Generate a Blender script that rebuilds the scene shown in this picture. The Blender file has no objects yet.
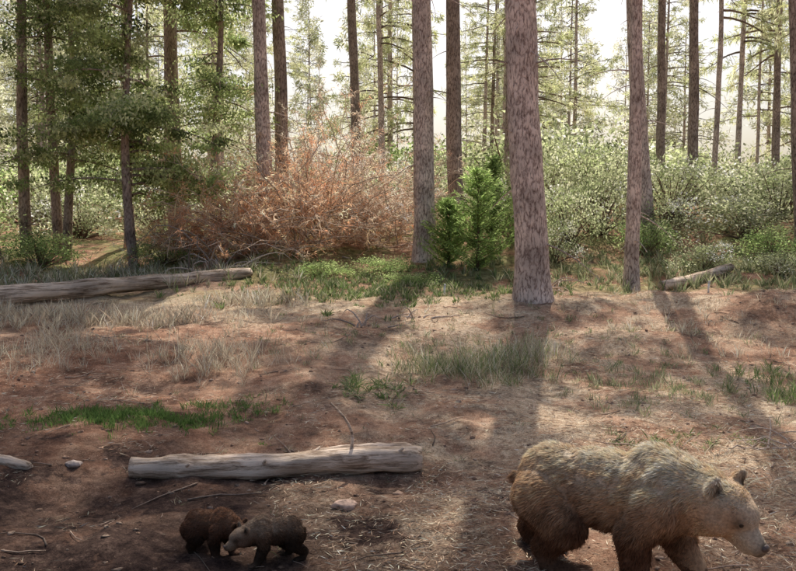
import bpy, math, numpy as np
from mathutils import Vector, Matrix
R = np.random.default_rng(7)
SC = bpy.context.scene
COL = SC.collection

# ------------------------------------------------------------------ helpers
def _hash(ix, iy, iz, s):
    n = (ix*374761393 + iy*668265263 + iz*2147483647 + s*974634777) & 0xffffffff
    n = ((n ^ (n >> 13)) * 1274126177) & 0xffffffff
    n = (n ^ (n >> 16)) & 0xffff
    return n/65535.0
def vnoise(p, s=0):
    p = np.asarray(p, float); i = np.floor(p).astype(np.int64); f = p-i; f = f*f*(3-2*f)
    r = 0
    for a in (0, 1):
        for b in (0, 1):
            for c in (0, 1):
                w = (f[..., 0] if a else 1-f[..., 0])*(f[..., 1] if b else 1-f[..., 1])*(f[..., 2] if c else 1-f[..., 2])
                r = r+w*_hash(i[..., 0]+a, i[..., 1]+b, i[..., 2]+c, s)
    return r
def fbm(p, o=4, s=0):
    p = np.asarray(p, float); a = 1; t = 0; r = 0
    for k in range(o):
        r = r+a*(vnoise(p*2**k+17.3*k, s+k)-.5); t += a; a *= .5
    return r/t*2
def H(x, y):
    x = np.asarray(x, float); y = np.asarray(y, float)
    z = .08*np.clip(y, -40, 95)
    q = np.stack([x, y, x*0], -1)
    far = np.clip((y-6)/20, 0, 1)
    z = z+fbm(q*.28+5, 3, 1)*(.10+.35*far)+fbm(q*1.6, 4, 5)*.085+fbm(q*7, 2, 9)*.024
    def g(cx, cy, h, rx, ry): return h*np.exp(-((x-cx)/rx)**2-((y-cy)/ry)**2)
    z = z+g(2.3, 14, .18, 1.2, 1.0)+g(6.2, 13.3, .42, 1.3, 1.0)+g(4.2, 14.5, .2, 1.2, .8)
    z = z+g(-2.6, 6.3, -.10, .9, .5)+g(8, 26, 1.1, 6, 6)+g(-4.2, 11.2, .12, .8, .6)+g(-2, 24, .5, 4, 3)
    z = z+g(-1.0, 11.5, .12, .9, .5)+g(3.4, 11.8, .14, .9, .6)+g(-3.3, 9.6, -.08, 1.2, .4)
    return z
def Hs(x, y): return float(H(np.array([x]), np.array([y]))[0])

def nrm(v): return v/np.maximum(np.linalg.norm(v, axis=-1, keepdims=True), 1e-9)
class Acc:
    def __init__(s): s.v = []; s.f = []; s.c = []; s.n = 0
    def add(s, v, f, c):
        v = np.asarray(v, float).reshape(-1, 3); c = np.asarray(c, float)
        if c.ndim == 1: c = np.tile(c, (len(v), 1))
        s.v.append(v); s.f.append(np.asarray(f).reshape(-1, 4)+s.n); s.c.append(c); s.n += len(v)
    def mesh(s, name, mat, smooth=False):
        v = np.concatenate(s.v); f = np.concatenate(s.f); c = np.concatenate(s.c)
        me = bpy.data.meshes.new(name)
        me.vertices.add(len(v)); me.vertices.foreach_set('co', v.astype(np.float32).ravel())
        me.loops.add(len(f)*4); me.loops.foreach_set('vertex_index', f.astype(np.int32).ravel())
        me.polygons.add(len(f)); me.polygons.foreach_set('loop_start', np.arange(0, len(f)*4, 4, dtype=np.int32))
        if smooth: me.polygons.foreach_set('use_smooth', np.ones(len(f), bool))
        a = me.color_attributes.new('Col', 'FLOAT_COLOR', 'POINT')
        a.data.foreach_set('color', np.concatenate([c, np.ones((len(c), 1))], 1).astype(np.float32).ravel())
        me.update(calc_edges=True); me.validate()
        me.materials.append(mat)
        return me
def obj(name, me, parent=None, loc=(0, 0, 0)):
    o = bpy.data.objects.new(name, me); COL.objects.link(o); o.location = loc
    if parent: o.parent = parent
    return o
def empty(name, loc=(0, 0, 0)):
    o = bpy.data.objects.new(name, None); COL.objects.link(o); o.location = loc; o.empty_display_size = .2
    return o
def blades(A, P, D, L, W, C, droop=0.0, rs=R, mid=.4, tipc=None):
    n = len(P); D = nrm(D)
    S = nrm(np.cross(D, rs.normal(size=(n, 3))))
    L = np.broadcast_to(np.asarray(L, float), (n,))[:, None]; W = np.broadcast_to(np.asarray(W, float), (n,))[:, None]
    M = P+D*L*mid
    T = P+D*L; T = T+np.array([0, 0, -1.])*L*droop
    V = np.stack([P, M+S*W/2, T, M-S*W/2], 1)
    C = np.broadcast_to(np.asarray(C, float), (n, 3))
    CC = np.repeat(C[:, None], 4, 1).copy()
    if tipc is not None: CC[:, 2] = np.broadcast_to(tipc, (n, 3))
    A.add(V.reshape(-1, 3), np.arange(4*n).reshape(n, 4), CC.reshape(-1, 3))
def tube(A, pts, rad, seg, C, cap=True, wob=0, seed=0):
    pts = np.asarray(pts, float); k = len(pts); rad = np.broadcast_to(np.asarray(rad, float), (k,))
    T = nrm(np.gradient(pts, axis=0))
    up = np.array([0, 0, 1.]) if abs(T[:, 2]).mean() < .8 else np.array([0, 1., 0])
    U = nrm(np.cross(T, up)); V = np.cross(T, U)
    a = np.linspace(0, 2*math.pi, seg, endpoint=False)
    ring = U[:, None]*np.cos(a)[None, :, None]+V[:, None]*np.sin(a)[None, :, None]
    r = rad[:, None]*np.ones((1, seg))
    if wob:
        q = np.stack([np.cos(a)[None]*1.3+0*r, np.sin(a)[None]*1.3+0*r, np.linspace(0, k*.25, k)[:, None]+0*r], -1)
        r = r*(1+wob*fbm(q+seed*3.1, 3, seed))
    vv = pts[:, None]+ring*r[..., None]
    idx = np.arange(k*seg).reshape(k, seg)
    f = np.stack([idx[:-1], np.roll(idx[:-1], -1, 1), np.roll(idx[1:], -1, 1), idx[1:]], -1).reshape(-1, 4)
    v = vv.reshape(-1, 3)
    if cap:
        c0 = len(v); v = np.concatenate([v, pts[:1], pts[-1:]])
        e = []
        for j in range(0, seg, 2):
            e.append([c0, idx[0, (j+2) % seg], idx[0, (j+1) % seg], idx[0, j]])
            e.append([c0+1, idx[-1, j], idx[-1, (j+1) % seg], idx[-1, (j+2) % seg]])
        if seg % 2 == 0: f = np.concatenate([f, np.array(e)])
    A.add(v, f, C)
    return vv

# ------------------------------------------------------------------ materials
def newmat(name):
    m = bpy.data.materials.new(name); m.use_nodes = True
    nt = m.node_tree; nt.nodes.clear(); return m, nt, nt.nodes, nt.links
def leafmat(name, trans=.45, gain=1.0):
    m, nt, N, Lk = newmat(name)
    at = N.new('ShaderNodeAttribute'); at.attribute_name = 'Col'
    oi = N.new('ShaderNodeObjectInfo')
    hs = N.new('ShaderNodeHueSaturation')
    mr = N.new('ShaderNodeMapRange'); mr.inputs['To Min'].default_value = .8*gain; mr.inputs['To Max'].default_value = 1.2*gain
    Lk.new(oi.outputs['Random'], mr.inputs['Value']); Lk.new(mr.outputs[0], hs.inputs['Value'])
    Lk.new(at.outputs['Color'], hs.inputs['Color'])
    d = N.new('ShaderNodeBsdfDiffuse'); t = N.new('ShaderNodeBsdfTranslucent'); mx = N.new('ShaderNodeMixShader')
    mx.inputs[0].default_value = trans
    Lk.new(hs.outputs[0], d.inputs[0]); Lk.new(hs.outputs[0], t.inputs[0])
    o = N.new('ShaderNodeOutputMaterial')
    Lk.new(d.outputs[0], mx.inputs[1]); Lk.new(t.outputs[0], mx.inputs[2]); Lk.new(mx.outputs[0], o.inputs[0])
    return m
def barkmat(name, dark, mid, light, sc=(12, 12, 4.2), bump=.6, vs=2.4, warp=1.4):
    m, nt, N, Lk = newmat(name)
    tc = N.new('ShaderNodeTexCoord'); mp = N.new('ShaderNodeMapping'); mp.inputs['Scale'].default_value = sc
    Lk.new(tc.outputs['Object'], mp.inputs[0])
    nz = N.new('ShaderNodeTexNoise'); nz.inputs['Scale'].default_value = 1.1; nz.inputs['Detail'].default_value = 6
    Lk.new(mp.outputs[0], nz.inputs['Vector'])
    add = N.new('ShaderNodeMixRGB'); add.blend_type = 'ADD'; add.inputs[0].default_value = 1.0
    sc2 = N.new('ShaderNodeMixRGB'); sc2.blend_type = 'MULTIPLY'; sc2.inputs[0].default_value = 1; sc2.inputs[2].default_value = (warp, warp, warp, 1)
    Lk.new(nz.outputs['Color'], sc2.inputs[1])
    Lk.new(mp.outputs[0], add.inputs[1]); Lk.new(sc2.outputs[0], add.inputs[2])
    vo = N.new('ShaderNodeTexVoronoi'); vo.feature = 'DISTANCE_TO_EDGE'; vo.inputs['Scale'].default_value = vs*.5
    Lk.new(add.outputs[0], vo.inputs['Vector'])
    n2 = N.new('ShaderNodeTexNoise'); n2.inputs['Scale'].default_value = 2.6; n2.inputs['Detail'].default_value = 9; n2.inputs['Roughness'].default_value = .75
    Lk.new(mp.outputs[0], n2.inputs['Vector'])
    m1 = N.new('ShaderNodeMath'); m1.operation = 'MULTIPLY'; m1.inputs[1].default_value = .9
    Lk.new(vo.outputs['Distance'], m1.inputs[0])
    mu = N.new('ShaderNodeMath'); mu.operation = 'MULTIPLY_ADD'; mu.inputs[1].default_value = 1.6
    Lk.new(n2.outputs['Fac'], mu.inputs[0]); Lk.new(m1.outputs[0], mu.inputs[2])
    cr = N.new('ShaderNodeValToRGB'); e = cr.color_ramp.elements
    e[0].position = .58; e[0].color = (*dark, 1); e[1].position = 1.0; e[1].color = (*light, 1)
    k = e.new(.80); k.color = (*mid, 1)
    Lk.new(mu.outputs[0], cr.inputs[0])
    n3 = N.new('ShaderNodeTexNoise'); n3.inputs['Scale'].default_value = 1.7; n3.inputs['Detail'].default_value = 5
    Lk.new(tc.outputs['Object'], n3.inputs['Vector'])
    mr = N.new('ShaderNodeMapRange'); mr.inputs['From Min'].default_value = .35; mr.inputs['From Max'].default_value = .65
    mr.inputs['To Min'].default_value = .65; mr.inputs['To Max'].default_value = 1.25
    Lk.new(n3.outputs['Fac'], mr.inputs[0])
    hs = N.new('ShaderNodeHueSaturation'); Lk.new(cr.outputs[0], hs.inputs['Color']); Lk.new(mr.outputs[0], hs.inputs['Value'])
    b = N.new('ShaderNodeBsdfPrincipled'); b.inputs['Roughness'].default_value = .95
    b.inputs['Specular IOR Level'].default_value = .15
    bp = N.new('ShaderNodeBump'); bp.inputs['Strength'].default_value = bump; bp.inputs['Distance'].default_value = .04
    Lk.new(mu.outputs[0], bp.inputs['Height']); Lk.new(bp.outputs[0], b.inputs['Normal'])
    Lk.new(hs.outputs[0], b.inputs['Base Color'])
    o = N.new('ShaderNodeOutputMaterial'); Lk.new(b.outputs[0], o.inputs[0])
    return m
def colmat(name, rough=.9, nscale=30, bump=.3, var=.35, spec=.2):
    m, nt, N, Lk = newmat(name)
    at = N.new('ShaderNodeAttribute'); at.attribute_name = 'Col'
    tc = N.new('ShaderNodeTexCoord'); nz = N.new('ShaderNodeTexNoise'); nz.inputs['Scale'].default_value = nscale; nz.inputs['Detail'].default_value = 5
    Lk.new(tc.outputs['Object'], nz.inputs['Vector'])
    mr = N.new('ShaderNodeMapRange'); mr.inputs['From Min'].default_value = .3; mr.inputs['From Max'].default_value = .7
    mr.inputs['To Min'].default_value = 1-var; mr.inputs['To Max'].default_value = 1+var
    Lk.new(nz.outputs['Fac'], mr.inputs[0])
    hs = N.new('ShaderNodeHueSaturation'); Lk.new(at.outputs['Color'], hs.inputs['Color']); Lk.new(mr.outputs[0], hs.inputs['Value'])
    b = N.new('ShaderNodeBsdfPrincipled'); b.inputs['Roughness'].default_value = rough; b.inputs['Specular IOR Level'].default_value = spec
    Lk.new(hs.outputs[0], b.inputs['Base Color'])
    bp = N.new('ShaderNodeBump'); bp.inputs['Strength'].default_value = bump; bp.inputs['Distance'].default_value = .02
    Lk.new(nz.outputs['Fac'], bp.inputs['Height']); Lk.new(bp.outputs[0], b.inputs['Normal'])
    o = N.new('ShaderNodeOutputMaterial'); Lk.new(b.outputs[0], o.inputs[0])
    return m
M_LEAF = leafmat('foliage_leaf', .6)
M_GRASS = leafmat('grass_blade', .4)
M_LITTER = leafmat('needle_litter', 0.05)
M_FUR = leafmat('bear_fur', .3)
M_BARK = barkmat('pine_bark', (.10, .062, .046), (.45, .33, .275), (.84, .69, .59))
M_BARKD = barkmat('dark_bark', (.06, .043, .034), (.26, .19, .155), (.50, .39, .32))
M_LOG = barkmat('weathered_wood', (.11, .07, .05), (.46, .33, .235), (.84, .67, .53), sc=(1.3, 16, 16), bump=.6, vs=1.2, warp=.5)
M_WOOD = colmat('dry_wood', nscale=40)
M_ROCK = colmat('rock_soil', nscale=25, bump=.5)
M_SKIN = colmat('bear_hide', nscale=60, var=.3)
M_DARK = colmat('bear_nose_eye', rough=.3, nscale=80, bump=.1, spec=.5)

# ------------------------------------------------------------------ ground
def build_ground():
    u = np.linspace(-1, 1, 640); xs = 200*np.sinh(5.6*u)/math.sinh(5.6)
    w = np.linspace(-.72, 1, 640); ys = 7+420*np.sinh(6.4*w)/math.sinh(6.4)
    X, Y = np.meshgrid(xs, ys); Z = H(X, Y)
    v = np.stack([X, Y, Z], -1).reshape(-1, 3)
    idx = np.arange(640*640).reshape(640, 640)
    f = np.stack([idx[:-1, :-1], idx[:-1, 1:], idx[1:, 1:], idx[1:, :-1]], -1).reshape(-1, 4)
    x, y = v[:, 0], v[:, 1]
    fg_shade = 1.25*np.exp(-((x+2.6)/2.9)**2-((y-5.7)/2.1)**2)+np.exp(-((x-.1)/2.2)**2-((y-4.6)/1.0)**2)*.3  # shade of the left foreground, painted into the ground colour
    straw = 1.0*np.exp(-((x-2.8)/3.0)**2-((y-8.6)/3.4)**2)+1.0*np.exp(-((x-.2)/.9)**2-((y-6.7)/1.3)**2)+.9*np.exp(-((y-14.5)/2.0)**2)+.5*np.exp(-((x-.5)/2)**2-((y-11)/2)**2)
    green = np.clip((y-13.5)/5, 0, 1)
    c = np.stack([np.clip(fg_shade, 0, 1), np.clip(straw, 0, 1), green], -1)
    m, nt, N, Lk = newmat('forest_floor')
    tc = N.new('ShaderNodeTexCoord')
    at = N.new('ShaderNodeAttribute'); at.attribute_name = 'Col'
    sp = N.new('ShaderNodeSeparateColor'); Lk.new(at.outputs['Color'], sp.inputs[0])
    def noise(s, d=6, r=.6):
        n = N.new('ShaderNodeTexNoise'); n.inputs['Scale'].default_value = s; n.inputs['Detail'].default_value = d; n.inputs['Roughness'].default_value = r
        Lk.new(tc.outputs['Object'], n.inputs['Vector']); return n.outputs['Fac']
    def ramp(i, *st):
        r = N.new('ShaderNodeValToRGB'); e = r.color_ramp.elements
        e[0].position, e[0].color = st[0][0], (*st[0][1], 1); e[1].position, e[1].color = st[-1][0], (*st[-1][1], 1)
        for p, cc in st[1:-1]:
            k = e.new(p); k.color = (*cc, 1)
        Lk.new(i, r.inputs[0]); return r.outputs[0]
    def mix(f, a, b, t='MIX'):
        n = N.new('ShaderNodeMixRGB'); n.blend_type = t
        if isinstance(f, float): n.inputs[0].default_value = f
        else: Lk.new(f, n.inputs[0])
        for k, s in ((1, a), (2, b)):
            if isinstance(s, tuple): n.inputs[k].default_value = (*s, 1)
            else: Lk.new(s, n.inputs[k])
        return n.outputs[0]
    def math_(op, a, b):
        n = N.new('ShaderNodeMath'); n.operation = op
        for k, s in ((0, a), (1, b)):
            if isinstance(s, float): n.inputs[k].default_value = s
            else: Lk.new(s, n.inputs[k])
        n.use_clamp = True
        return n.outputs[0]
    red = ramp(noise(3, 10, .78), (.34, (.12, .055, .037)), (.5, (.46, .235, .15)), (.66, (.78, .51, .36)))
    str_ = ramp(noise(18, 8, .8), (.34, (.34, .21, .13)), (.52, (.78, .60, .43)), (.7, (.96, .84, .66)))
    soil_shade = ramp(noise(9, 8, .75), (.36, (.028, .018, .017)), (.55, (.10, .064, .052)), (.75, (.28, .19, .15)))  # dark colour for scattered dark soil and for the painted foreground shade
    n1 = ramp(noise(1.1, 8, .7), (.44, (0, 0, 0)), (.58, (1, 1, 1)))
    fs = math_('MULTIPLY', math_('ADD', sp.outputs[1], .15), math_('ADD', n1, .3))
    c1 = mix(fs, red, str_)
    dk = ramp(noise(1.7, 8, .72), (.51, (0, 0, 0)), (.63, (1, 1, 1)))
    c2 = mix(math_('ADD', math_('MULTIPLY', dk, .6), math_('MULTIPLY', sp.outputs[0], math_('ADD', noise(2.2, 5), .4))), c1, soil_shade)
    gr = ramp(noise(6, 6), (.35, (.12, .14, .05)), (.65, (.34, .36, .15)))
    gm = ramp(noise(.8, 6), (.42, (0, 0, 0)), (.55, (1, 1, 1)))
    c3 = mix(math_('MULTIPLY', math_('MULTIPLY', sp.outputs[2], gm), .8), c2, gr)
    fine = ramp(noise(70, 4, .8), (.32, (.42, .42, .42)), (.68, (1.3, 1.28, 1.25)))
    c4 = mix(1.0, c3, fine, 'MULTIPLY')
    b = N.new('ShaderNodeBsdfPrincipled'); b.inputs['Roughness'].default_value = 1; b.inputs['Specular IOR Level'].default_value = .05
    Lk.new(c4, b.inputs['Base Color'])
    bp = N.new('ShaderNodeBump'); bp.inputs['Strength'].default_value = .9; bp.inputs['Distance'].default_value = .045
    Lk.new(noise(16, 10, .78), bp.inputs['Height']); Lk.new(bp.outputs[0], b.inputs['Normal'])
    o = N.new('ShaderNodeOutputMaterial'); Lk.new(b.outputs[0], o.inputs[0])
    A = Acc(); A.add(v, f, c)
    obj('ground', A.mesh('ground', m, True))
build_ground()

def pick(cols, n, var=.2, rs=R):
    cols = np.array(cols); c = cols[rs.integers(0, len(cols), n)]
    return np.clip(c*np.clip(1+rs.normal(size=(n, 1))*var, .5, 1.6), .01, .9)

def litter():
    A = Acc(); n = 130000
    y = 3.8+R.random(n)**1.5*12; x = (R.random(n)-.5)*(y*1.05+.6)
    k = fbm(np.stack([x, y, x*0], -1)*1.3, 4, 44)*1.6
    fg_shade = np.exp(-((x+2.6)/2.4)**2-((y-5.6)/1.8)**2)  # painted foreground shade again; needles are also thinned here
    keep = (k+.10+.5*(x > .0) - .5*fg_shade) > R.random(n)*.9-.1
    x, y = x[keep], y[keep]; n = len(x)
    a = R.random(n)*2*math.pi
    P = np.stack([x, y, H(x, y)+.004+R.random(n)*.012], -1)
    D = np.stack([np.cos(a), np.sin(a), R.normal(size=n)*.14], -1)
    shade_dim = np.exp(-((x+2.6)/2.4)**2-((y-5.6)/1.8)**2)[:, None]  # dims needle colours inside the painted shade
    blades(A, P, D, .04+R.random(n)*.07, .003+.003*R.random(n), pick([(.80, .63, .45), (.64, .45, .31), (.42, .26, .17), (.86, .76, .58), (.22, .14, .11)], n)*(1-.7*shade_dim))
    obj('pine_needle_litter', A.mesh('pine_needle_litter', M_LITTER))
    A = Acc()
    for i in range(460):
        y = 4+R.random()**1.3*13; x = (R.random()-.5)*(y*1.1+1); a = R.random()*6.28; L = .06+R.random()**3*.6
        t = np.linspace(-.5, .5, 6)*L
        bend = (t/L)**2*L*R.normal()*.4
        px = x+np.cos(a)*t-np.sin(a)*bend; py = y+np.sin(a)*t+np.cos(a)*bend
        pz = H(px, py)+.008+abs(R.normal())*.01*(1+t/L)
        r = (.002+.004*R.random())*(1+L)
        tube(A, np.stack([px, py, pz], -1), np.linspace(r, r*.4, 6), 4, np.array([.40, .29, .22])*(.25+R.random()), True)
    obj('fallen_twigs', A.mesh('fallen_twigs', M_WOOD))
    A = Acc()
    sph = []
    for i in range(5):
        for j in range(8):
            th = math.pi*i/4; ph = 2*math.pi*j/8
            sph.append((math.sin(th)*math.cos(ph), math.sin(th)*math.sin(ph), math.cos(th)))
    sph = np.array(sph); ff = np.array([[i*8+j, i*8+(j+1) % 8, (i+1)*8+(j+1) % 8, (i+1)*8+j] for i in range(4) for j in range(8)])
    for i in range(3600):
        y = 4+R.random()**1.4*10; x = (R.random()-.5)*(y*1.1+1)
        s = .005+R.random()**5*.026
        v = sph*np.array([1, .5+R.random()*.6, .35+.3*R.random()])*s
        v = v*(1+.35*R.normal(size=(len(v), 1)))
        c = np.array([(.40, .25, .17), (.28, .18, .13), (.48, .34, .25)][R.integers(3)])*(.55 if x < .3 and y < 7 else 1)  # left foreground clods darkened to go with the painted shade
        A.add(v+np.array([x, y, Hs(x, y)+s*.05]), ff, c)
    obj('soil_clods', A.mesh('soil_clods', M_ROCK, True))
litter()

def rock(x, y, s, c):
    A = Acc(); n, m_ = 14, 20
    th = np.linspace(0, math.pi, n)[:, None]; ph = np.linspace(0, 2*math.pi, m_, endpoint=False)[None]
    v = np.stack([np.sin(th)*np.cos(ph), np.sin(th)*np.sin(ph), np.cos(th)+0*ph], -1).reshape(-1, 3)
    v = v*(1+.5*fbm(v*1.6+x*7, 3, 3))[:, None]*np.array([1, .75, .55])*s
    f = np.array([[i*m_+j, i*m_+(j+1) % m_, (i+1)*m_+(j+1) % m_, (i+1)*m_+j] for i in range(n-1) for j in range(m_)])
    A.add(v, f, c); obj('rock', A.mesh('rock', M_ROCK, True), None, (x, y, Hs(x, y)+s*.1))
rock(-.40, 6.35, .10, (.55, .38, .29)); rock(-2.75, 7.1, .07, (.4, .32, .28)); rock(-4.1, 7.7, .05, (.4, .34, .3)); rock(.0, 6.6, .04, (.42, .28, .2))

# ------------------------------------------------------------------ grass
def patch(n, cx, cy, rx, ry, h, cols, w=.008, lean=.35, droop=.25, A=None, clump=.6, tip=None):
    nc = max(3, n//14)
    a = R.random(nc)*6.28; q = np.sqrt(R.random(nc))*(1+.3*R.normal(size=nc))
    gx = cx+np.cos(a)*q*rx; gy = cy+np.sin(a)*q*ry
    k = R.integers(0, nc, n); sz = (.4+R.random(nc))
    x = gx[k]+R.normal(size=n)*.05*clump; y = gy[k]+R.normal(size=n)*.05*clump
    P = np.stack([x, y, H(x, y)-.01], -1)
    D = np.stack([R.normal(size=n)*lean, R.normal(size=n)*lean, np.ones(n)], -1)
    L = h*sz[k]*(.5+R.random(n)*.7)
    blades(A, P, D, L, w*(.6+.8*R.random(n)), pick(cols, n), droop, mid=.35)
GREEN = [(.21, .30, .10), (.28, .37, .14), (.14, .21, .07)]
MIXG = [(.30, .34, .17), (.42, .43, .25), (.57, .53, .36), (.19, .24, .12)]
DRY = [(.80, .71, .54), (.66, .56, .42), (.88, .80, .64), (.42, .32, .24)]
A = Acc()
patch(4400, -2.75, 8.35, 1.0, .36, .12, [(.18, .29, .08), (.24, .36, .11), (.12, .20, .06)], A=A, w=.008)
patch(700, -1.8, 8.8, .5, .3, .12, GREEN, A=A, w=.009)
patch(500, -.3, 9.4, .45, .4, .18, GREEN+MIXG, A=A, w=.012, lean=.8)
patch(1800, 3.0, 9.8, 1.0, 1.4, .16, MIXG, A=A)
patch(1400, 4.4, 9.2, .6, 1.2, .22, GREEN+MIXG, A=A, w=.010)
patch(500, 2.5, 7.6, .8, .3, .12, GREEN+MIXG, A=A, w=.009, lean=.8)
patch(9000, -.3, 17, 3.2, 2.6, .20, MIXG+GREEN, A=A, w=.02)
patch(7000, 7, 18.5, 5, 2.5, .35, MIXG, A=A, w=.022)
patch(6000, -7.5, 18.5, 4, 2.4, .4, MIXG+DRY, A=A, w=.02)
patch(1500, 1.5, 12, 3, 1.5, .12, MIXG, A=A, w=.010)
obj('green_grass', A.mesh('green_grass', M_GRASS))
A = Acc()
patch(3200, .85, 10.3, .85, .7, .36, MIXG+DRY+GREEN, A=A, w=.006)
patch(1200, 1.75, 11.2, .4, .5, .34, DRY+[(.35, .4, .18)], A=A, w=.007)
patch(1800, -2.3, 10.6, .7, .7, .38, DRY+[(.3, .24, .18)], A=A, w=.005)
patch(1400, -4.4, 10.6, .9, .9, .40, DRY, A=A, w=.005)
patch(3600, -5.2, 13.2, 2.4, .7, .40, DRY, A=A, w=.010)
patch(1200, -2.4, 14.8, .9, .5, .35, DRY, A=A, w=.011)
patch(2600, 0, 12, 6, 2.5, .2, DRY+MIXG, A=A, w=.006)
patch(1500, 4.5, 12.5, 2, 1.5, .22, DRY, A=A, w=.007)
patch(1800, 0, 8.2, 5, 2.2, .10, DRY+MIXG, A=A, w=.004, lean=.9)
patch(500, 1.9, 6.4, 1.4, .6, .10, DRY, A=A, w=.005, lean=1)
patch(1100, 3.2, 6.6, 1.0, 1.0, .22, DRY, A=A, w=.006, lean=1.2)
obj('dry_grass', A.mesh('dry_grass', M_GRASS))

# ------------------------------------------------------------------ pine crowns
def pine_crown(seed, Ht, Rm, nb, tufts, nn, nl, nw, cols, prof=1.0, droop=.25, spread=.05):
    rs = np.random.default_rng(seed); A = Acc(); TP = []; TD = []
    for b in range(nb):
        t = (b+rs.random())/nb; z = t*Ht; az = rs.random()*6.28
        L = Rm*((1-t)**.6*prof+.12)*(.5+.7*rs.random())
        s = np.linspace(0, 1, 7); up = (.1+.5*t)*rs.normal(1, .4)
        pr = s*L; pz = z+L*(up*s-droop*s**2*1.5+.15*s**4)
        wig = np.cumsum(rs.normal(size=7)*.05*L)*s
        p = np.stack([np.cos(az)*pr-np.sin(az)*wig, np.sin(az)*pr+np.cos(az)*wig, pz], -1)
        tube(A, p, np.linspace(.022, .005, 7)*(.5+L/2.5), 4, (.26, .2, .16), False)
        m_ = max(3, int(tufts*L/Rm)+2)
        for k in range(m_):
            q = .25+.75*rs.random()**.8; i = q*6; i0 = min(5, int(i)); f = i-i0
            c = p[i0]*(1-f)+p[i0+1]*f; side = (1 if rs.random() > .5 else -1)
            d = np.array([np.cos(az+side*.9), np.sin(az+side*.9), .1*rs.normal()-.1])
            off = L*.38*(1.1-q)*rs.random()+.05
            e = c+d*off+np.array([0, 0, -.15*off]); TP.append(e); TD.append(nrm(d+np.array([np.cos(az), np.sin(az), .25])))
            if off > .3: tube(A, np.stack([c, e]), [.009, .005], 3, (.26, .2, .16), False)
    TP = np.array(TP); TD = np.array(TD); n = len(TP)
    P = np.repeat(TP, nn, 0)+rs.normal(size=(n*nn, 3))*spread
    D = np.repeat(TD, nn, 0)*.7+rs.normal(size=(n*nn, 3))*.75
    tc = pick(cols, n, .3, rs)
    blades(A, P, D, nl*(.6+.7*rs.random(n*nn)), nw, np.repeat(tc, nn, 0), .1, rs)
    return A.mesh('pine_crown', M_LEAF)
PG = [(.32, .40, .17), (.40, .47, .2), (.22, .29, .12), (.48, .53, .25)]
PGY = [(.58, .61, .33), (.68, .69, .42), (.38, .42, .21), (.76, .75, .52)]
PGF_HAZE = [(.77, .78, .58), (.82, .82, .66), (.60, .63, .42), (.86, .85, .72)]  # far needles paled: distance haze is put into the leaf colour
CROWNS = [pine_crown(11, 12, 2.7, 24, 30, 15, .22, .036, PG), pine_crown(12, 12, 3.0, 22, 30, 15, .24, .036, PG),
          pine_crown(13, 12, 2.4, 42, 14, 10, .26, .038, PGY), pine_crown(14, 12, 3.0, 38, 15, 10, .28, .04, PGY),
          pine_crown(15, 12, 3.2, 34, 36, 15, .24, .044, PG)]
FAR = [pine_crown(21, 12, 2.6, 50, 12, 6, .46, .09, PGF_HAZE, spread=.16), pine_crown(22, 12, 3.0, 46, 12, 6, .5, .10, PGF_HAZE+PGY, spread=.18), pine_crown(23, 12, 2.2, 54, 12, 6, .46, .09, PGF_HAZE+PGY, spread=.16)]

def pine(x, y, r, leanx=0., leany=0., Ht=20, cz=9, cv=0, cs=1., dark=False, stubs=14, curve=0., seed=0, name='pine_tree', seg=20, far=False):
    e = empty(name, (x, y, Hs(x, y)-.08)); rs = np.random.default_rng(seed+100)
    A = Acc(); k = 90 if seg > 12 else 24
    z = np.linspace(0, Ht, k)
    px = leanx*z+curve*np.sin(z/9*math.pi)+.05*fbm(np.stack([z*.3, z*0+seed, z*0], -1), 2, seed)
    py = leany*z
    rr = r*(1-.78*z/Ht)*(1+.28*np.exp(-z/.35))
    p = np.stack([px, py, z], -1)
    tube(A, p, rr, seg, (.3, .3, .3), False, .16, seed)
    for s in range(stubs):
        zz = .8+rs.random()*(min(cz, 10)+1-.8); az = rs.random()*6.28; L = .12+rs.random()**2*1.0
        b = np.array([np.interp(zz, z, px), np.interp(zz, z, py), zz]); q = np.linspace(0, 1, 5)
        rr0 = np.interp(zz, z, rr)*.8
        d = np.array([math.cos(az), math.sin(az), rs.normal()*.25])
        pp = b+d*(rr0+q[:, None]*L)+np.array([0, 0, -1.])*(q**2)[:, None]*L*.35
        tube(A, pp, np.linspace(.011, .003, 5)*(1+L*.6), 5, (.2, .2, .2), False)
    obj('trunk', A.mesh('trunk', M_BARKD if dark else M_BARK, True), e)
    if cv is not None:
        c = obj('crown', (FAR if far else CROWNS)[cv], e, (np.interp(cz, z, px), np.interp(cz, z, py), cz))
        c.scale = (cs, cs, (Ht-cz+.3)/12); c.rotation_euler = (-leany, leanx, rs.random()*6.28)
    return e
pine(2.25, 14.0, .275, -.058, 0, 26, 17.0, 0, .8, stubs=40, seed=1, seg=28)
pine(.66, 20.7, .26, -.012, 0, 25, 11.5, 4, 1.1, stubs=34, seed=2, seg=24)
pine(-3.35, 22, .20, -.03, 0, 24, 10.5, 4, 1.1, stubs=26, seed=3)
pine(-3.3, 24.5, .20, -.01, 0, 25, 11, 1, 1.1, True, stubs=22, seed=4)
pine(1.75, 25.5, .25, -.02, 0, 26, 13, 1, 1.0, True, stubs=26, seed=5)
pine(-1.55, 34, .22, -.035, 0, 24, 9.5, 2, .9, True, seed=6)
pine(-.75, 43, .18, -.02, 0, 22, 8, 3, .9, seed=7)
pine(3.8, 30, .15, .01, 0, 22, 10, 3, .8, True, seed=8)
pine(4.75, 17.3, .15, .0, 0, 20, 12.5, 1, .55, stubs=24, seed=9)
pine(6.35, 21.8, .22, -.075, 0, 22, 9.2, 0, .9, stubs=26, seed=10)
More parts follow.
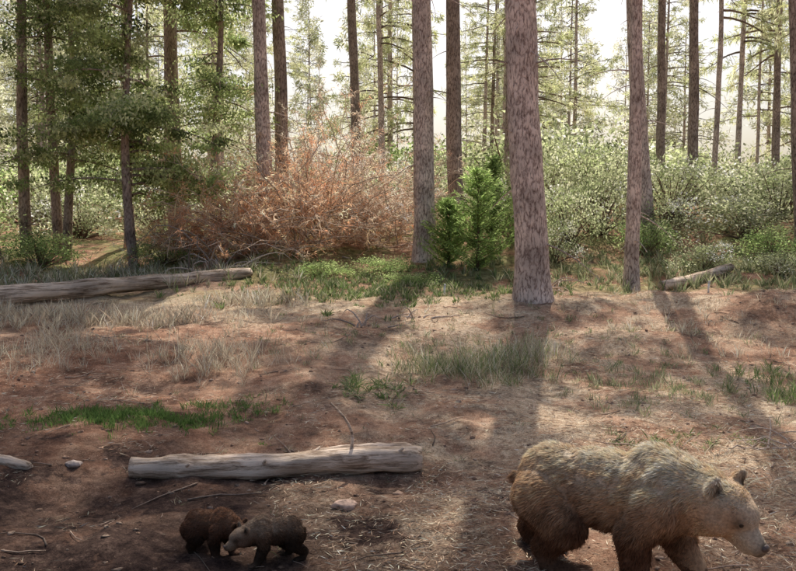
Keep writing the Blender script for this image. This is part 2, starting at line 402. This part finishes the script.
pine(9.8, 32, .18, -.01, 0, 22, 9, 3, .8, True, seed=11)
pine(9.6, 28, .18, -.01, 0, 22, 9, 0, .8, True, stubs=20, seed=12)
pine(9.45, 20, .18, -.055, 0, 22, 9, 1, 1.1, True, stubs=20, seed=13)
pine(17.6, 40, .19, -.01, 0, 24, 7, 3, .9, True, seed=14)
pine(15.8, 40, .14, .01, 0, 24, 7, 2, .9, seed=15)
pine(13.2, 36, .13, .02, 0, 24, 8, 3, .8, seed=16)
pine(-9.6, 22.0, .15, .01, 0, 20, 8, 0, 1.0, True, stubs=24, seed=17)
pine(-8.9, 22.5, .13, -.03, 0, 20, 8, 1, 1.0, True, stubs=24, seed=18)
pine(-7.5, 24.0, .14, -.01, 0, 20, 7, 0, 1.0, True, stubs=16, seed=19)
pine(-6.6, 25.5, .24, -.01, 0, 22, 6, 1, 1.0, True, stubs=22, seed=20)
pine(-7.6, 36, .17, 0, 0, 22, 7, 3, .9, seed=21)
pine(-9.9, 21, .11, .03, 0, 14, 8, 1, .7, True, curve=-.4, stubs=16, seed=22)
k = 0
rb = np.random.default_rng(55)
while k < 32:
    y = 46+rb.random()*26; x = (rb.random()-.5)*(y*1.15+8)
    if abs(x/y-.375) < .03: continue
    pine(x, y, .09+.10*rb.random(), rb.normal()*.012, 0, 16+8*rb.random(), 3+rb.random()*5, int(rb.integers(2, 4)), .85+.4*rb.random(), rb.random() < .15, stubs=6, seed=200+k, seg=10)
    k += 1
while k < 82:
    y = 70+rb.random()*50; x = (rb.random()-.5)*(y*1.15+6)
    if abs(x/y-.375) < .025: continue
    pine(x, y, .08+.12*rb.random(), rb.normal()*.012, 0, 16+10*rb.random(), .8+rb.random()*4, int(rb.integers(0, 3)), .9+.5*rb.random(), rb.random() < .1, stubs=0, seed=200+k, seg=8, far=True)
    k += 1

# ------------------------------------------------------------------ shrubs
def shrub_mesh(seed, n, cols, leaf, rx=1., rz=1., ncl=26, name='shrub'):
    rs = np.random.default_rng(seed); A = Acc()
    a = rs.random(ncl)*6.28; q = np.sqrt(rs.random(ncl)); zz = .15+.85*rs.random(ncl)
    C = np.stack([np.cos(a)*q*rx*np.sqrt(1.15-zz*.8), np.sin(a)*q*rx*np.sqrt(1.15-zz*.8), zz*rz], -1)
    for c in C:
        m_ = np.array([c[0]*.35, c[1]*.35, c[2]*.5]); s = np.linspace(0, 1, 5)[:, None]
        p = (1-s)**2*np.array([c[0]*.1, c[1]*.1, 0])+2*s*(1-s)*m_+s**2*c
        tube(A, p, np.linspace(.02, .005, 5), 4, (.3, .22, .17), False)
    k = rs.integers(0, ncl, n); sr = (.10+.14*rs.random(ncl))*rx
    P = C[k]+rs.normal(size=(n, 3))*sr[k][:, None]*np.array([1, 1, .6]); P[:, 2] = np.abs(P[:, 2])
    D = nrm(P-C[k])+rs.normal(size=(n, 3))*.7+np.array([0, 0, .3])
    cc = pick(cols, ncl, .35, rs)[k]*np.clip(1+.25*rs.normal(size=(n, 1)), .4, 1.7)
    blades(A, P, D, leaf*(.6+.8*rs.random(n)), leaf*.5, np.clip(cc, .01, .85), .1, rs, mid=.5)
    return A.mesh(name, M_LEAF)
SG = [(.48, .52, .29), (.60, .63, .38), (.30, .35, .17), (.74, .74, .52)]
SHR = [shrub_mesh(s, 3000, SG, .07, ncl=34) for s in (1, 2, 3)]
SHG = [shrub_mesh(s, 2800, [(.25, .35, .13), (.34, .44, .17), (.43, .51, .23)], .07, ncl=30) for s in (4, 5)]
def shrub(x, y, sx, sz, me, name='shrub'):
    o = obj(name, me, None, (x, y, Hs(x, y)-.05)); o.scale = (sx, sx, sz); o.rotation_euler = (0, 0, R.random()*6.28)
for (x, y, sx, sz) in [(4.2, 21, 1.0, 1.4), (5.3, 22.5, 1.2, 1.7), (6.6, 21.5, 1.1, 1.0), (7.5, 23.5, 1.4, 1.5), (8.8, 21.5, 1.3, 1.0), (10.2, 23, 1.5, 1.4),
                       (11.4, 21.5, 1.2, 1.2), (6.0, 26, 1.6, 1.9), (8.5, 27, 1.7, 1.3), (11, 27.5, 1.8, 1.4), (13.3, 26, 1.7, 1.8), (4.6, 27, 1.4, 2.3), (3.6, 19.6, .7, .9),
                       (6.7, 18.7, .8, .6), (8.2, 18.3, .7, .5), (2.9, 24, 1.0, 1.6), (10, 31, 1.7, 1.4), (14, 31, 1.8, 1.9), (7, 31, 1.7, 2.1), (17, 33, 2, 2.0),
                       (-4.5, 27, 1.5, 1.8), (-6, 30, 1.6, 2.0), (-8, 29, 1.6, 1.8), (-3, 31, 1.6, 2.2), (-10, 27, 1.5, 1.5), (-12, 30, 1.8, 2.2), (-.8, 29, 1.5, 2.0), (1, 31, 1.5, 2.2)]:
    shrub(x, y, sx, sz, SHR[R.integers(3)])
for (x, y, sx, sz) in [(9.6, 17.2, .9, .75), (8.6, 19.6, .9, .8), (-.3, 19, .7, .4), (-1.6, 18.5, .8, .35), (.3, 17.6, .7, .3), (2.9, 21.5, .9, 1.1), (-5.6, 20.5, .9, .6), (-8.6, 20.5, 1.0, .8), (-10.5, 21, 1.2, 1.1), (5.8, 20.2, .8, .8)]:
    shrub(x, y, sx, sz, SHG[R.integers(2)])
for i in range(36):
    y = 33+rb.random()*35; x = (rb.random()-.5)*(y*1.1+6); s = 1.5+rb.random()*1.4
    shrub(x, y, s*1.3, s*1.2, (SHR+SHG)[rb.integers(5)])

def sapling(x, y, h, w, seed):
    rs = np.random.default_rng(seed); A = Acc()
    tube(A, [[0, 0, 0], [.02, 0, h*.5], [0, .02, h*.97]], [.04, .025, .005], 6, (.2, .14, .1))
    n = 190; T = rs.random(n)**.9; az = rs.random(n)*6.28
    for t, a in zip(T, az):
        L = w*(1-t)**.6*(.4+.75*rs.random())+.06; s = np.linspace(0, 1, 5)
        p = np.stack([np.cos(a)*s*L, np.sin(a)*s*L, t*h+L*(.5*s+.15*s**2)], -1)
        tube(A, p, np.linspace(.008, .002, 5), 4, (.2, .18, .08), False)
        m_ = int(24*L/w)+12; q = rs.random(m_); P = np.stack([np.interp(q, s, p[:, i]) for i in range(3)], -1)
        D = np.array([np.cos(a), np.sin(a), .4])+rs.normal(size=(m_, 3))*.6
        blades(A, P, D, .09+.06*rs.random(m_), .024, pick([(.33, .46, .15), (.47, .59, .23), (.23, .33, .11)], m_, .2, rs)*(.65+.7*rs.random()), .05, rs)
    obj('conifer_sapling', A.mesh('conifer_sapling', M_LEAF), None, (x, y, Hs(x, y)))
sapling(1.75, 18.8, 2.2, .85, 5); sapling(1.15, 19.4, 1.5, .7, 6); sapling(2.2, 20.2, 2.3, .7, 7)

def leafy(x, y, h, z0, w, nl, seed, cols, leaf=.095, name='oak_tree', off=(0, 0)):
    rs = np.random.default_rng(seed); e = empty(name, (x, y, Hs(x, y)-.05)); A = Acc(); B = Acc()
    z = np.linspace(0, h*.9, 20); px = .12*np.sin(z*.6+seed); tube(A, np.stack([px, px*.4, z], -1), np.linspace(.13, .02, 20), 12, (.1, .1, .1), False, .1, seed)
    CP = []
    for b in range(60):
        t = rs.random(); zz = z0+t*(h-z0); az = rs.random()*6.28
        L = w*(.45+.75*rs.random())*(1-.55*t)
        s = np.linspace(0, 1, 8); up = .35*rs.random()
        p = np.stack([np.cos(az)*s*L+off[0]*s, np.sin(az)*s*L+off[1]*s, zz+L*(up*s-.35*s**2)], -1)
        tube(A, p, np.linspace(.035, .006, 8), 5, (.1, .1, .1), False)
        for k in range(7):
            q = .25+.75*rs.random(); c = np.array([np.interp(q, s, p[:, i]) for i in range(3)])+rs.normal(size=3)*np.array([.3, .3, .12])
            CP.append(c)
    CP = np.array(CP); n = len(CP); k = rs.integers(0, n, nl); sg = .10+.15*rs.random(n)
    P = CP[k]+rs.normal(size=(nl, 3))*sg[k][:, None]*np.array([1.2, 1.2, .5])
    D = rs.normal(size=(nl, 3))+np.array([0, 0, -.5])
    cc = pick(cols, n, .25, rs)[k]*np.clip(1+.2*rs.normal(size=(nl, 1)), .5, 1.5)
    blades(B, P, D, leaf*(.6+.8*rs.random(nl)), leaf*.55, cc, .1, rs, mid=.5)
    obj('trunk_and_limbs', A.mesh('limbs', M_BARKD, True), e); obj('crown', B.mesh('crown', M_LEAF), e)
LG = [(.34, .41, .18), (.53, .59, .29), (.22, .28, .11), (.70, .73, .43), (.28, .34, .14)]
leafy(-6.3, 20.3, 10.5, 1.8, 2.3, 50000, 3, LG)
leafy(-4.9, 23.5, 12, 2.8, 1.7, 22000, 4, LG)
leafy(-8.4, 22.0, 11, 2.5, 2.1, 26000, 5, LG)
leafy(-11.0, 20.0, 10, 2, 2.1, 20000, 6, LG)

def brush(x, y, w, h, nb, seed, cols, needles=True):
    rs = np.random.default_rng(seed); A = Acc(); B = Acc(); e = empty('dead_brush_pile', (x, y, Hs(x, y)-.05))
    for b in range(nb):
        a = rs.random()*6.28; q = rs.random()*w*.6; L = (.5+rs.random())*h*.8
        p0 = np.array([math.cos(a)*q, math.sin(a)*q*.6, rs.random()*h*.35])
        d = nrm(np.array([rs.normal()*.8, rs.normal()*.5, .75*abs(rs.normal())+.1])); s = np.linspace(0, 1, 7)
        p = p0+d*s[:, None]*L+np.array([0, 0, -1.])*(s**2)[:, None]*L*rs.random()*.55+np.cumsum(rs.normal(size=(7, 3))*.04*L, 0)
        tube(A, p, np.linspace(.018, .004, 7), 4, np.array([.80, .61, .47])*(.4+.8*rs.random()), False)
        for k in range(6):
            c = p[rs.integers(1, 7)]; dd = nrm(d+rs.normal(size=3)*.8); l2 = .2+.4*rs.random()
            tube(A, np.stack([c, c+dd*l2*.5, c+dd*l2+[0, 0, -.08]]), [.006, .005, .003], 3, (.7, .54, .42), False)
            n = 16; P = c+dd*(rs.random((n, 1))*l2)
            if needles: blades(B, P, dd*.7+rs.normal(size=(n, 3))*.6+[0, 0, -.3], .08+.08*rs.random(n), .015, pick(cols, 1, .25, rs)*(1+.15*rs.normal(size=(n, 1))), .2, rs)
    obj('dead_branches', A.mesh('dead_branches', M_WOOD), e)
    if needles: obj('dead_needles', B.mesh('dead_needles', M_LEAF), e)
DB = [(.90, .58, .37), (.90, .70, .52), (.76, .42, .25), (.52, .28, .17)]
DB2 = [(.90, .78, .64), (.89, .70, .54), (.78, .50, .35)]
brush(-3.9, 20.3, 1.7, 2.5, 100, 1, DB); brush(-2.3, 21.2, 1.8, 3.1, 125, 2, DB); brush(-.7, 22.4, 1.7, 2.8, 105, 3, DB2); brush(-1.9, 24.5, 2.2, 4.1, 105, 4, DB2)
brush(-5.0, 20.6, 1.2, 1.4, 50, 5, DB); brush(.0, 25.0, 1.6, 2.8, 60, 6, DB2)

# ------------------------------------------------------------------ logs
def log(name, p0, p1, r0, r1, seed, sink=.25, seg=18, extra=None, z0=None, z1=None):
    A = Acc(); k = 46; s = np.linspace(0, 1, k)
    x = p0[0]+(p1[0]-p0[0])*s; y = p0[1]+(p1[1]-p0[1])*s
    za = (Hs(*p0) if z0 is None else z0); zb = (Hs(*p1) if z1 is None else z1)
    r = r0+(r1-r0)*s
    z = za+(zb-za)*s+r*(1-sink)
    P = np.stack([x, y, z], -1); P[:, 2] += .02*np.sin(s*5+seed)
    ang = math.atan2(p1[1]-p0[1], p1[0]-p0[0]); org = P[0].copy()
    c, sn = math.cos(-ang), math.sin(-ang); Q = P-org; Q = np.stack([Q[:, 0]*c-Q[:, 1]*sn, Q[:, 0]*sn+Q[:, 1]*c, Q[:, 2]], -1)
    rr = r*(1+.06*np.sin(s*23+seed)*np.sin(s*9)); rr[0] *= .9; rr[-1] *= .75; rr[-2] *= .92
    tube(A, Q, rr, seg, (.3, .3, .3), True, .34, seed)
    if extra: extra(A, Q, r)
    o = obj(name, A.mesh(name, M_LOG, True), None, tuple(org)); o.rotation_euler = (0, 0, ang)
def ex1(A, Q, r):
    b = Q[33]; s = np.linspace(0, 1, 9)
    tube(A, np.stack([b[0]+.02+.05*np.sin(s*3.6), b[1]+0*s, b[2]+s*.50], -1)+np.stack([-.12*s**3, 0*s, 0*s], -1), np.linspace(.019, .009, 9), 7, (.3, .3, .3), True)
    for i, (dx, dy, dz) in [(8, (.05, -.1, .05)), (20, (.03, -.09, .06)), (40, (.08, -.06, .08)), (26, (.12, .05, .09))]:
        b = Q[i]; tube(A, np.stack([b, b+np.array([dx, dy, dz])*.8, b+np.array([dx, dy, dz])*1.4]), [.025, .018, .01], 6, (.3, .3, .3), True)
log('fallen_log', (-2.22, 6.95), (.20, 7.15), .090, .115, 3, .3, 22, ex1)
log('fallen_log', (-1.1, 7.35), (.12, 7.42), .05, .075, 5, -.3, 12)
log('fallen_log', (-4.35, 7.5), (-3.05, 6.95), .075, .05, 6, .4)
log('fallen_log', (-7.8, 13.4), (-3.1, 17.9), .19, .12, 7, .1)
log('fallen_log', (-8.2, 14.9), (-5.0, 16.9), .10, .06, 8, .0)
log('fallen_log', (5.15, 16.6), (7.2, 18.4), .11, .09, 9, -.2)
def branchy(name, x, y, seed, n, L0, up=.6, th=1.):
    rs = np.random.default_rng(seed); A = Acc()
    for i in range(n):
        a = rs.random()*6.28; L = L0*(.4+.8*rs.random()); s = np.linspace(0, 1, 8)
        p = np.stack([np.cos(a)*s*L+rs.normal()*.25, np.sin(a)*s*L*.6, .05+L*up*rs.random()*np.sin(s*2.4)], -1)+np.cumsum(rs.normal(size=(8, 3))*.02*L0, 0)
        tube(A, p, np.linspace(.022, .005, 8)*(.6+L0*.3)*th, 5, np.array([.5, .4, .33])*(.5+.8*rs.random()), False)
    obj(name, A.mesh(name, M_WOOD), None, (x, y, Hs(x, y)))
branchy('dead_branches_heap', -4.1, 18.8, 1, 16, 1.6); branchy('dead_branches_heap', .1, 13.2, 2, 7, .5, .5)
branchy('dead_branches_heap', 3.4, 7.2, 3, 14, .7, .25, .5); branchy('dead_branches_heap', -.55, 12.5, 4, 6, .4); branchy('dead_branches_heap', 2.6, 15, 5, 8, .9)
def stake(x, y, h):
    A = Acc(); tube(A, [[0, 0, -.05], [0, 0, h*.5], [.01, 0, h]], [.02, .02, .018], 6, (.75, .75, .72)); tube(A, [[.01, 0, h], [.012, 0, h+.03]], [.028, .012], 6, (.7, .7, .7))
    obj('marker_stake', A.mesh('marker_stake', M_WOOD), None, (x, y, Hs(x, y)))
stake(.85, 15.6, .22); stake(5.8, 15.9, .2)

# ------------------------------------------------------------------ bears
def sphere_mesh(nu=16, nv=10):
    th = np.linspace(0, math.pi, nv+1)[1:-1]; ph = np.linspace(0, 2*math.pi, nu, endpoint=False)
    v = [(0, 0, 1)]+[(math.sin(t)*math.cos(p), math.sin(t)*math.sin(p), math.cos(t)) for t in th for p in ph]+[(0, 0, -1)]
    f = [(0, 1+j, 1+(j+1) % nu) for j in range(nu)]
    m_ = nv-1
    f += [(1+i*nu+j, 1+(i+1)*nu+j, 1+(i+1)*nu+(j+1) % nu, 1+i*nu+(j+1) % nu) for i in range(m_-1) for j in range(nu)]
    f += [(1+(m_-1)*nu+j, 1+m_*nu, 1+(m_-1)*nu+(j+1) % nu) for j in range(nu)]
    return np.array(v), f
SV, SF = sphere_mesh()
def ss(a, b, x): t = np.clip((x-a)/(b-a), 0, 1); return t*t*(3-2*t)

def make_bear(name, loc, yaw, s, xs=1., hs=1., hyaw=0., hpitch=0., pal=None, nf=90000, furL=.045, seed=0, stride=1., hdrop=0.):
    rs = np.random.default_rng(seed)
    root = empty(name, (loc[0], loc[1], Hs(*loc)-.01)); root.rotation_euler = (0, 0, yaw); root.scale = (s, s, s)
    parts = []
    def ell(c, r, rot=None): parts.append((np.array(c, float), np.array(r, float), rot))
    def cap(p0, r0, p1, r1, n=7):
        p0, p1 = np.array(p0, float), np.array(p1, float)
        for t in np.linspace(0, 1, n):
            q = r0+(r1-r0)*t; ell(p0*(1-t)+p1*t, (q, q, q))
    X = xs
    ell((-.46*X, 0, .57), (.28*X, .24, .26)); ell((-.55*X, 0, .47), (.21*X, .22, .24)); ell((-.12*X, 0, .57), (.38*X, .235, .245)); ell((.2*X, 0, .59), (.29*X, .24, .28))
    ell((.22*X, 0, .76), (.19*X, .15, .165)); ell((-.12*X, 0, .69), (.36*X, .17, .15)); ell((-.42*X, 0, .64), (.20*X, .16, .14))
    hp = np.array([.33*X+.27, 0, .66-hdrop])       # head pivot
    cap((.30*X, 0, .68), .225, hp+np.array([-.03, 0, 0]), .16*hs**.6)
    cap((.34*X, 0, .56), .17, hp+np.array([0, 0, -.05]), .13*hs**.6)
    ell((-.76*X, 0, .55), (.05, .04, .05))
    st = stride
    for sd, f in ((1, .19*st), (-1, -.10*st)):
        ytop = .14*sd
        cap((.27*X, ytop, .58), .155, (.18*X+f*.4, .165*sd, .38), .118); cap((.18*X+f*.4, .165*sd, .38), .118, (.24*X+f*.9, .16*sd, .14), .084)
        cap((.24*X+f*.9, .16*sd, .14), .084, (.26*X+f, .16*sd, .055), .075, 4); ell((.33*X+f, .16*sd, .05), (.10, .085, .05))
        for j in range(5): ell((.41*X+f-.008*abs(j-2), .16*sd+(j-2)*.031, .034), (.032, .018, .028))
        g = -f*.9
        cap((-.50*X, .12*sd, .50), .21, (-.37*X+g*.5, .165*sd, .35), .15); cap((-.37*X+g*.5, .165*sd, .35), .14, (-.57*X+g, .15*sd, .17), .084)
        cap((-.57*X+g, .15*sd, .17), .08, (-.54*X+g, .15*sd, .06), .068, 4); ell((-.45*X+g, .15*sd, .045), (.13, .075, .045))
        for j in range(5): ell((-.335*X+g-.008*abs(j-2), .15*sd+(j-2)*.028, .03), (.03, .017, .025))
    cy, sy, cp, sp_ = math.cos(hyaw), math.sin(hyaw), math.cos(hpitch), math.sin(hpitch)
    RM = np.array([[cy, -sy, 0], [sy, cy, 0], [0, 0, 1]]) @ np.array([[cp, 0, sp_], [0, 1, 0], [-sp_, 0, cp]])
    def hd(c): return hp+RM @ (np.array(c, float)*hs)
    def hell(c, r): parts.append((hd(c), np.array(r, float)*hs, RM))
    def hcap(p0, r0, p1, r1, n=7):
        for t in np.linspace(0, 1, n):
            q = r0+(r1-r0)*t; hell(np.array(p0)*(1-t)+np.array(p1)*t, (q, q, q))
    hell((.03, 0, .02), (.14, .135, .12)); hell((.09, 0, .03), (.115, .105, .09))
    for sd in (1, -1):
        hell((.04, .075*sd, -.035), (.10, .072, .08)); hell((.125, .052*sd, .045), (.045, .032, .025))
        hell((-.025, .116*sd, .122), (.024, .050, .055)); hell((-.015, .10*sd, .09), (.028, .05, .045))
    hcap((.12, 0, -.015), .075, (.255, 0, -.045), .048); hcap((.11, 0, -.06), .06, (.22, 0, -.08), .037)
    hell((.275, 0, -.03), (.027, .035, .028))
    V = []; F = []; n = 0
    for c, r, rot in parts:
        v = SV*r
        if rot is not None: v = v @ rot.T
        V.append(v+c); F += [tuple(i+n for i in f) for f in SF]; n += len(SV)
    me = bpy.data.meshes.new('tmp'); me.from_pydata(np.concatenate(V).tolist(), [], F)
    o = bpy.data.objects.new('tmp', me); COL.objects.link(o)
    m_ = o.modifiers.new('r', 'REMESH'); m_.mode = 'VOXEL'; m_.voxel_size = .011
    m_ = o.modifiers.new('s', 'SMOOTH'); m_.factor = .5; m_.iterations = 8
    dg = bpy.context.evaluated_depsgraph_get(); ev = o.evaluated_get(dg)
    bm = bpy.data.meshes.new_from_object(ev); bpy.data.objects.remove(o)
    nv = len(bm.vertices); co = np.empty(nv*3, np.float32); bm.vertices.foreach_get('co', co); co = co.reshape(-1, 3).astype(float)
    headc = hp
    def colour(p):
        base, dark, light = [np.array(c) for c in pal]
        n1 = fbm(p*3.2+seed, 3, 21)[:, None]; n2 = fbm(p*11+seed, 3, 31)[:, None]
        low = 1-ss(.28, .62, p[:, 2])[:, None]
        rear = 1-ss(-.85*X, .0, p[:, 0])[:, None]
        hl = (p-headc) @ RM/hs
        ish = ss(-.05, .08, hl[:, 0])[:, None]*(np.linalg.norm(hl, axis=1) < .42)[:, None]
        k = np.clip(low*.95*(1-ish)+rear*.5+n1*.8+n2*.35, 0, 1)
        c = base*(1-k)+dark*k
        top = np.clip(ss(.55, .78, p[:, 2])[:, None]*(.8+n2)*(1-rear*.7), 0, 1)*.85  # sunlit highlights painted into the fur along the back
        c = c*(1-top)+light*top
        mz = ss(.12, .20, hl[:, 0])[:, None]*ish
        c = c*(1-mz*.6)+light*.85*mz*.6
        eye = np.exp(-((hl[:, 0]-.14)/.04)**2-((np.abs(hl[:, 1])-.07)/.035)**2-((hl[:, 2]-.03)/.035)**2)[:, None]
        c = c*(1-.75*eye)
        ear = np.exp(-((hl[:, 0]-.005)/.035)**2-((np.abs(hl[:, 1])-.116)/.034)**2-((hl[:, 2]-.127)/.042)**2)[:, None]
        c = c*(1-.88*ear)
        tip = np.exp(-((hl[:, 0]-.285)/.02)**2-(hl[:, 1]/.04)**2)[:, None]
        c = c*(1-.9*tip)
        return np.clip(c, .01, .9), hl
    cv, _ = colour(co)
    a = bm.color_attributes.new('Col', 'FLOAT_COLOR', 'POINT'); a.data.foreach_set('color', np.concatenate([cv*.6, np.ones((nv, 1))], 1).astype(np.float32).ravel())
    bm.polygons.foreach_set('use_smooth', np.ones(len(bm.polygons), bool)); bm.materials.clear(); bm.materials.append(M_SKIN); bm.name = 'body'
    obj('body', bm, root)
    nrmv = np.empty(nv*3, np.float32); bm.vertices.foreach_get('normal', nrmv); nrmv = nrmv.reshape(-1, 3).astype(float)
    bm.calc_loop_triangles(); nt_ = len(bm.loop_triangles); tri = np.empty(nt_*3, np.int32); bm.loop_triangles.foreach_get('vertices', tri); tri = tri.reshape(-1, 3)
    ar = np.linalg.norm(np.cross(co[tri[:, 1]]-co[tri[:, 0]], co[tri[:, 2]]-co[tri[:, 0]]), axis=1)
    ti = rs.choice(nt_, nf, p=ar/ar.sum()); u = rs.random((nf, 2)); fl = u.sum(1) > 1; u[fl] = 1-u[fl]
    w = np.stack([1-u.sum(1), u[:, 0], u[:, 1]], -1)
    P = (co[tri[ti]]*w[..., None]).sum(1); Nn = nrm((nrmv[tri[ti]]*w[..., None]).sum(1))
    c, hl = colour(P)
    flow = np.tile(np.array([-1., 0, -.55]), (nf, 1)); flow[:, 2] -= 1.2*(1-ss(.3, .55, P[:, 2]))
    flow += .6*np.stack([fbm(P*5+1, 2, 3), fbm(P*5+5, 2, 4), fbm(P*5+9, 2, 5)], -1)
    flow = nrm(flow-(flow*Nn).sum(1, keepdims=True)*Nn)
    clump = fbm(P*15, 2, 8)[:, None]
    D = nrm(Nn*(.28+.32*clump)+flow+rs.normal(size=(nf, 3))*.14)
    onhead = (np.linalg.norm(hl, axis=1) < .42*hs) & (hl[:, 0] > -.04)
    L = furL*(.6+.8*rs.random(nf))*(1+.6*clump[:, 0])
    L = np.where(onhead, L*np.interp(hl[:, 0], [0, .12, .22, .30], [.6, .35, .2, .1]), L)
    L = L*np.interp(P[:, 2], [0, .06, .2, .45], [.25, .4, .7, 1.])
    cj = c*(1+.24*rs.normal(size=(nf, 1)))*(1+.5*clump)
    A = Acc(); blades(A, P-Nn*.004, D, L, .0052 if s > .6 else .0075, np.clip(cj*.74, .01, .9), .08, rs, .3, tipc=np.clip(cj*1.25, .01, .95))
    obj('fur', A.mesh('fur', M_FUR), root)
    def blob(nm, c, r, col, rot=None, mat=M_DARK):
        B = Acc(); m2 = 12; th = np.linspace(0, math.pi, 9)[:, None]; ph = np.linspace(0, 2*math.pi, m2, endpoint=False)[None]
        v = np.stack([np.sin(th)*np.cos(ph), np.sin(th)*np.sin(ph), np.cos(th)+0*ph], -1).reshape(-1, 3)*np.array(r)
        if rot is not None: v = v @ rot.T
        f = np.array([[i*m2+j, i*m2+(j+1) % m2, (i+1)*m2+(j+1) % m2, (i+1)*m2+j] for i in range(8) for j in range(m2)])
        B.add(v+np.array(c), f, col); obj(nm, B.mesh(nm, mat, True), root)
    blob('nose', hd((.284, 0, -.024)), np.array([.021, .030, .021])*hs, (.09, .06, .05), RM)
    for i, sd in enumerate((1, -1)): blob('eye_%d' % (i+1), hd((.158, .064*sd, .030)), np.array([.017, .017, .017])*hs, (.012, .008, .006), RM)
    B = Acc()
    for sd, f in ((1, .19*st), (-1, -.10*st)):
        for bx, k, yy in ((.435*X+f, .031, .16), (-.31*X-f*.9, .028, .15)):
            for j in range(5):
                p = np.array([bx-.008*abs(j-2), yy*sd+(j-2)*k, .035])
                tube(B, np.stack([p, p+[.022, 0, -.006], p+[.038, 0, -.024]]), [.008, .006, .002], 6, (.05, .04, .035))
    obj('claws', B.mesh('claws', M_DARK, True), root)
    return root
TAN = [(.72, .48, .30), (.18, .09, .052), (.95, .82, .62)]
make_bear('black_bear', (1.38, 5.14), math.radians(-35), .96, .98, 1.22, math.radians(-16), math.radians(28), TAN, 135000, .042, 1, 1., .04)
CB1 = [(.16, .08, .05), (.05, .028, .018), (.27, .15, .09)]
CB2 = [(.21, .125, .08), (.06, .038, .025), (.50, .37, .26)]
make_bear('bear_cub', (-1.22, 5.52), math.radians(-22), .36, .78, 1.25, math.radians(-10), math.radians(25), CB1, 30000, .05, 2, .5, .12)
make_bear('bear_cub', (-.82, 5.42), math.radians(205), .35, .80, 1.35, math.radians(10), math.radians(12), CB2, 30000, .045, 3, .7, .08)

# ------------------------------------------------------------------ light, sky, camera
az = math.atan2(.125, .99); el = math.radians(52)
W = bpy.data.worlds.new('World'); SC.world = W; W.use_nodes = True
nt = W.node_tree; bg = nt.nodes['Background']; sk = nt.nodes.new('ShaderNodeTexSky'); sk.sky_type = 'NISHITA'
sk.sun_disc = False; sk.sun_elevation = el; sk.sun_rotation = az; sk.dust_density = 5; sk.air_density = 1.0; sk.ozone_density = .6
nt.links.new(sk.outputs[0], bg.inputs[0]); bg.inputs[1].default_value = .14
ld = bpy.data.lights.new('sun', 'SUN'); ld.energy = 5; ld.angle = math.radians(.5); ld.color = (1, .95, .86)
lo = bpy.data.objects.new('sun', ld); COL.objects.link(lo); lo.location = (5, 10, 30)
d = Vector((math.sin(az)*math.cos(el), math.cos(az)*math.cos(el), math.sin(el)))
lo.rotation_euler = (-d).to_track_quat('-Z', 'Y').to_euler()
cd = bpy.data.cameras.new('camera'); cam = bpy.data.objects.new('camera', cd); COL.objects.link(cam)
cam.location = (0, 0, 2.6); cam.rotation_euler = (math.radians(86), 0, 0); cd.sensor_width = 36; cd.lens = 38.6; cd.clip_end = 2000
SC.camera = cam
SC.view_settings.view_transform = 'Standard'; SC.view_settings.look = 'None'; SC.view_settings.exposure = 0
